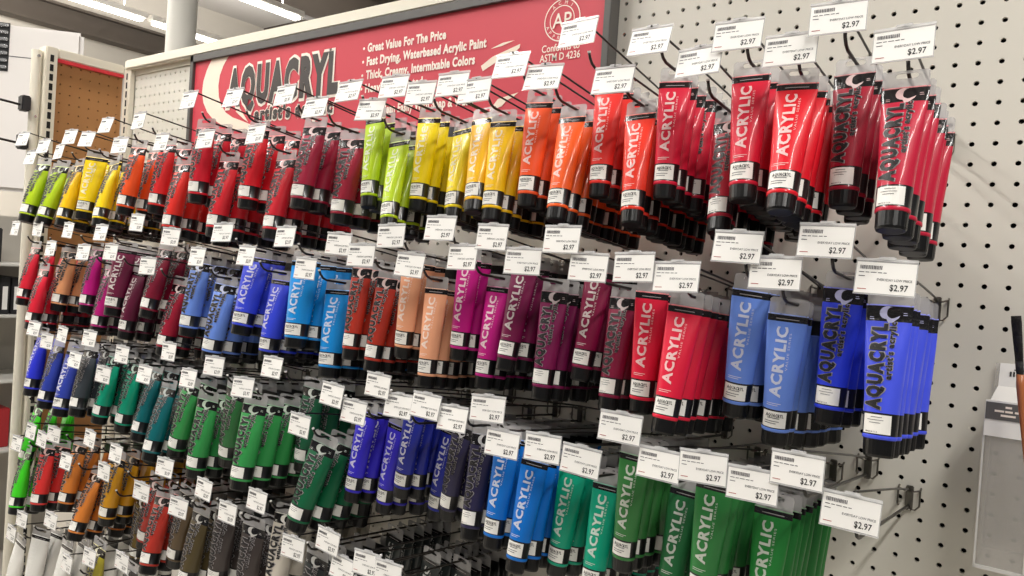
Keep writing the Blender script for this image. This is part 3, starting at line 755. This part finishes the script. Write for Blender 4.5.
for row, hs in rows.items():
    n = len(hs)
    for i, (rw, x, zt, dxt, T) in enumerate(hs):
        if not T or (row in 'AB' and i >= n - 1) or T[7] == 1 and row == 'E': continue
        y, zc, pitch, sc, step, face = last[(row, i)]
        lim = rg.choice((-.035, -.05, -.09, -.14)) if row != 'D' else -.06
        if x > -.10: lim = -.17
        if row == 'D' and x < -1.80: lim = -.20
        on_sign = SX0 < x < SX1 and row == 'A'
        if on_sign: lim -= .035
        y0_ = T[3]; k = T[7]
        while y0_ + k * step < lim:
            yy = y0_ + k * step; z = zc - .085 * k * step + rg.uniform(-.0015, .0005)
            rot = Matrix.Rotation(R(-rg.uniform(-3, 3)), 3, 'Y') @ Matrix.Rotation(R(-pitch * .55), 3, 'X') @ Matrix.Rotation(R(rg.uniform(-6, 6)), 3, 'Z')
            piv = Vector((x + rg.uniform(-.003, .003), yy, z + .0125)); c = lin(PAL[T[0]][0])
            for V, F, I in TPL:
                b0 = len(Fill.v)
                for q in V: Fill.v.append((piv + rot @ Vector((q.x * sc, q.y * sc, q.z - .0125)))[:])
                Fill.f += [tuple(b0 + e for e in f) for f in F]; Fill.mi += I; Fill.col += [c] * len(V)
            k += 1; nf += 1
m_f = mat_objcolor('tube_plastic_deep', .38, .6)
nt_ = m_f.node_tree; at = nt_.nodes.new('ShaderNodeAttribute'); at.attribute_name = 'paint'
nt_.links.new(at.outputs['Color'], nt_.nodes['Principled BSDF'].inputs['Base Color'])
fo = mesh_obj('paint_tubes', Fill.v, Fill.f, [m_f, M['cap'], M['tab'], M['sticker']], Fill.mi)
ca = fo.data.color_attributes.new('paint', 'FLOAT_COLOR', 'POINT'); ca.data.foreach_set('color', [e for c in Fill.col for e in c])
fo.location.z = Z0; fo['kind'] = 'stuff'; fo['category'] = 'paint tubes'
fo['label'] = 'paint tubes packed deep on the hooks behind the front ones of each colour'
print('deep tubes', nf)

# ---------------------------------------------------------------- brush holder at the right edge
BX = .045
bh = bpy.data.objects.new('brush_holder', None); COL.objects.link(bh); bh.location = (BX, -.055, Z0 - .40)
tag_props(bh, 'clear acrylic brush bin with white header and barcode label at right edge', 'display bin')
mb = MB(); y0, y1 = -.045, .050; z0, z1 = -.096, .070; xw = .19
mb.box(0, xw, y1 - .003, y1, z0, z1 + .06); mb.box(0, .003, y0, y1, z0, z1); mb.box(xw - .003, xw, y0, y1, z0, z1)
mb.box(0, xw, y0, y1, z0, z0 + .003); mb.box(0, xw, y0, y0 + .003, z0, z1)
mb.build('clear_box', M['acrylic'], bh)
mb = MB()
for xx in (0.0, .047, .094, .141, .187): mb.box(xx - .0007, xx + .0012, y0 - .0006, y0 + .0012, z0, z1)
mb.box(0, xw, y0 - .0006, y0 + .001, z0, z0 + .004)
mb.build('divider_edges', M['acrylic_edge'], bh)
mb = MB(); mb.box(.000, xw, y0 - .0025, y0 - .0008, z1 - .016, z1 + .024)
hd = mb.build('header_card', M['paper'], bh)
mb = MB(); mb.box(.0005, .045, y0 - .0034, y0 - .0026, z1 + .003, z1 + .022); mb.box(.0495, xw, y0 - .0034, y0 - .0026, z1 + .003, z1 + .022)
for x_, w_, z_ in ((.019, .006, .0165), (.009, .009, .0118), (.019, .007, .0118), (.028, .007, .0118), (.015, .014, .0072)): mb.box(x_, x_ + w_, y0 - .0040, y0 - .0033, z1 + z_, z1 + z_ + .0022, 1)
mb.build('grey_band', [M['greyband'], M['sign_white']], hd)
mb = MB()
mb.add([(.004, y0 - .001, z1 + .024), (xw, y0 - .001, z1 + .024), (xw, y0 + .030, z1 + .038), (.008, y0 + .030, z1 + .038)], [(0, 1, 2, 3)])
mb.add([(.008, y0 + .030, z1 + .038), (xw, y0 + .030, z1 + .038), (xw, y0 + .040, z1 + .064), (.008, y0 + .040, z1 + .064)], [(0, 1, 2, 3)])
ls = mb.build('label_rest', M['acrylic_edge'], bh)
mb = MB(); rr = random.Random(5); x = .018
def onrest(x, t): return (x, y0 + .0292 + .010 * t, z1 + .038 + .026 * t)
while x < .048:
    w = rr.choice((.0008, .0013, .002)); mb.add([onrest(x, .45), onrest(x + w, .45), onrest(x + w, .66), onrest(x, .66)], [(0, 1, 2, 3)]); x += w + rr.choice((.0008, .0012))
mb.add([onrest(.022, .72), onrest(.044, .72), onrest(.044, .77), onrest(.022, .77)], [(0, 1, 2, 3)])
mb.build('barcode', M['ink'], ls)

# brush leaning at the edge of the picture, bristles up
br = bpy.data.objects.new('paint_brush', None); COL.objects.link(br)
br.location = (.0850, -.150, Z0 - .331); br.rotation_euler = (R(4), R(-6), R(-35))
def flat(mb, secs, n=16, mi=0):
    v = []; f = []
    for z, a, b_ in secs:
        for j in range(n):
            t = 2 * math.pi * j / n; v.append((a * math.cos(t), b_ * math.sin(t), z))
    for k in range(len(secs) - 1):
        for j in range(n): f.append((k * n + j, k * n + (j + 1) % n, (k + 1) * n + (j + 1) % n, (k + 1) * n + j))
    f.append(tuple(range(n))[::-1]); f.append(tuple((len(secs) - 1) * n + j for j in range(n)))
    mb.add(v, f, mi)
mb = MB(); flat(mb, [(.074, .0042, .0024), (.098, .0052, .0026), (.116, .0060, .0020), (.122, .0060, .0008)]); mb.build('bristles', M['bristle'], br, smooth=True)
mb = MB(); flat(mb, [(.060, .0034, .0034), (.066, .0040, .0034), (.0745, .0044, .0026)]); mb.build('ferrule', M['bristle'], br, smooth=True)
mb = MB(); flat(mb, [(-.08, .0016, .0016), (-.02, .0026, .0026), (.03, .0042, .0042), (.050, .0044, .0044), (.061, .0034, .0034)]); mb.build('handle', M['copper'], br, smooth=True)
tag_props(br, 'black-bristled brush with copper-brown handle standing in the clear bin', 'paint brush')

# ---------------------------------------------------------------- the store behind the rack
mb = MB(); mb.box(-14, 6, -8, 12, -1.70, -1.65); f_o = structure('floor', mb, M['floor']); f_o.location.z = Z0
mb = MB(); mb.box(-14, 6, -8, 14, 3.30, 3.40); c_o = structure('ceiling', mb, M['ceil']); c_o.location.z = Z0
mb = MB(); mb.box(-10.4, -10.2, -8, 14, -1.65, 3.30); w_o = structure('wall_far', mb, M['wallp']); w_o.location.z = Z0
def beam(name, x0, x1, y0, y1, z0, z1, label):
    mb = MB(); w = x1 - x0
    if w < (y1 - y0):   # I section along y
        mb.box(x0, x1, y0, y1, z0, z0 + .03); mb.box((x0 + x1) / 2 - .02, (x0 + x1) / 2 + .02, y0, y1, z0 + .03, z1 - .03); mb.box(x0, x1, y0, y1, z1 - .03, z1)
    else:
        mb.box(x0, x1, y0, y1, z0, z0 + .03); mb.box(x0, x1, (y0 + y1) / 2 - .02, (y0 + y1) / 2 + .02, z0 + .03, z1 - .03); mb.box(x0, x1, y0, y1, z1 - .03, z1)
    o = mb.build(name, M['beam']); o.location.z = Z0; o['kind'] = 'structure'; return o
beam('roof_beam', -9.9, -9.7, -8, 12, 2.34, 2.62, '')
beam('roof_beam', -7.75, -7.6, -8, 12, 2.75, 3.30, '')
beam('roof_beam', -12, 6, 6.0, 6.4, 2.75, 3.30, '')
beam('roof_beam', -5.8, -5.2, -8, 12, 2.45, 3.30, '')
# fluorescent strips running square to the rack
def strip(x, ys, ye, label):
    o = bpy.data.objects.new('strip_light', None); COL.objects.link(o); o.location = (x, (ys + ye) / 2, Z0 + 2.36)
    h = (ye - ys) / 2
    mb = MB(); mb.bevbox(-.06, .06, -h, h, 0, .06, .008); mb.build('housing', M['fixture'], o)
    mb = MB(); mb.tube([(-.03, -h + .05, -.02), (-.03, h - .05, -.02)], .019, 10); mb.tube([(.03, -h + .05, -.02), (.03, h - .05, -.02)], .019, 10)
    mb.build('fluorescent_tube', M['tubelight'], o, smooth=True)
    mb = MB(); mb.tube([(0, -h * .8, .05), (0, -h * .8, .94)], .006, 6); mb.tube([(0, h * .8, .06), (0, h * .8, .94)], .006, 6); mb.build('hanger', M['fixture'], o)
    tag_props(o, label, 'strip light', 'fluorescent strip lights under the ceiling')
strip(-8.45, .8, 3.28, 'long glowing strip light left of the white column, nearer length')
strip(-8.45, 3.32, 5.8, 'glowing strip light passing behind the white column')
strip(-6.72, 1.6, 4.05, 'glowing strip light above the sign, right of the white column')

# column
mb = MB(); mb.tube([(-4.0, 1.20, -1.65), (-4.0, 1.20, 3.30)], .078, 32)
o = mb.build('column', M['column'], smooth=False); o.location.z = Z0; o['kind'] = 'structure'
for p in o.data.polygons: p.use_smooth = len(p.vertices) == 4

# white cabinet with grille, hanging wires
cb = bpy.data.objects.new('air_cabinet', None); COL.objects.link(cb); cb.location = (-3.6, .5, Z0); cb.rotation_euler.z = R(-42.85)
mb = MB(); mb.bevbox(-.035, 0, -1.6, .010, .02, .762, .016); mb.build('body', M['wall_white'], cb)
mb = MB(); mb.box(-.001, .0012, -.29, -.12, .619, .6225); mb.build('panel_seam', M['greyink'], cb)
mb = MB()
for k in range(7): mb.bevbox(.002, .016, -.75, -.293, .560 + k * .031, .575 + k * .031, .003)
mb.box(0, .0035, -.76, -.290, .552, .766, 1)
mb.build('grille', [M['chrome'], M['blackbox']], cb)
tag_props(cb, 'large white wall cabinet with a chrome grille behind the rack at upper left', 'cabinet')
# far shelving with black boxes, lower left
sh = bpy.data.objects.new('shelf_unit', None); COL.objects.link(sh); sh.location = (-3.9, 0, 0)
mb = MB(); mb.box(0, .02, -.6, .6, 0, Z0 - .09); mb.build('back_panel', M['wallp'], sh)
for z in (-.30, -.52, -.80, -1.1):
    mb = MB(); mb.bevbox(.02, .36, -.6, .6, Z0 + z - .012, Z0 + z, .003); mb.build('shelf', M['shelf'], sh)
tag_props(sh, 'grey metal shelf unit beyond the left end of the rack', 'shelf')
k = 0
for z, ys, w, h, lab in ((-.30, .12, .12, .15, 'black box on the upper shelf beyond the rack'),):
    mb = MB(); mb.bevbox(-3.80, -3.62, ys, ys + w, Z0 + z, Z0 + z + h, .004); o = mb.build('storage_box', M['blackbox']); tag_props(o, lab, 'box')
for j in range(5):
    y = .10 + j * .045
    mb = MB(); mb.bevbox(-3.82, -3.60, y, y + .038, Z0 - .52, Z0 - .52 + .16, .003); o = mb.build('binder', M['blackbox'])
    s = MB(); s.box(-3.5998, -3.5990, y + .009, y + .029, Z0 - .50, Z0 - .40); s.build('spine_label', M['paper'], o)
    tag_props(o, '%s black binder from the left on the second shelf beyond the rack' % ORD[j + 1], 'binder', 'binders on the shelf beyond the rack')
mb = MB(); mb.bevbox(-3.80, -3.60, .05, .30, Z0 - 1.1, Z0 - .93, .004); o = mb.build('storage_box', mat('red_carton', (170, 40, 45), .6)); tag_props(o, 'red carton on the low shelf beyond the rack, bottom left', 'box')

# ---------------------------------------------------------------- light
def area(x, y, z, sx, sy, e, col=(1, .97, .92), rot=(0, 0, 0)):
    l = bpy.data.lights.new('ceiling_or_fill_lamp', 'AREA'); l.shape = 'RECTANGLE'; l.size = sx; l.size_y = sy; l.energy = e; l.color = col
    o = bpy.data.objects.new('ceiling_or_fill_lamp', l); COL.objects.link(o); o.location = (x, y, z); o.rotation_euler = rot
    return o
area(-1.9, -1.3, Z0 + 1.75, .16, 2.8, 90)
area(1.1, -1.5, Z0 + 1.75, .16, 2.8, 92)
area(-5.6, -1.6, Z0 + 2.25, .2, 5, 150)  # unseen fill lamp, added to light the far end from above
area(-7.6, -1.3, Z0 + 1.9, .3, 4.5, 650, rot=(0, R(78), 0))  # unseen fill lamp turned at the far wall, added to brighten it
area(-3.0, -1.6, Z0 + 2.7, .3, 2.0, 48)  # unseen fill lamp, added to brighten the column and cabinet
for x_, e_ in ((-8.45, 140), (-6.72, 120), (-4.6, 60)):  # uplights added for the ceiling: two at the strips, the last at no fixture
    area(x_, 3.0, Z0 + 2.44, .12, 5.5, e_, rot=(R(180), 0, 0))
w = bpy.data.worlds.new('store_air'); SC.world = w; w.use_nodes = True
w.node_tree.nodes['Background'].inputs[0].default_value = (.95, .96, 1, 1)
w.node_tree.nodes['Background'].inputs[1].default_value = .12
SC.view_settings.view_transform = 'Standard'; SC.view_settings.look = 'None'
SC.view_settings.exposure = 0.0; SC.view_settings.gamma = 1; SC.view_settings.use_curve_mapping = False
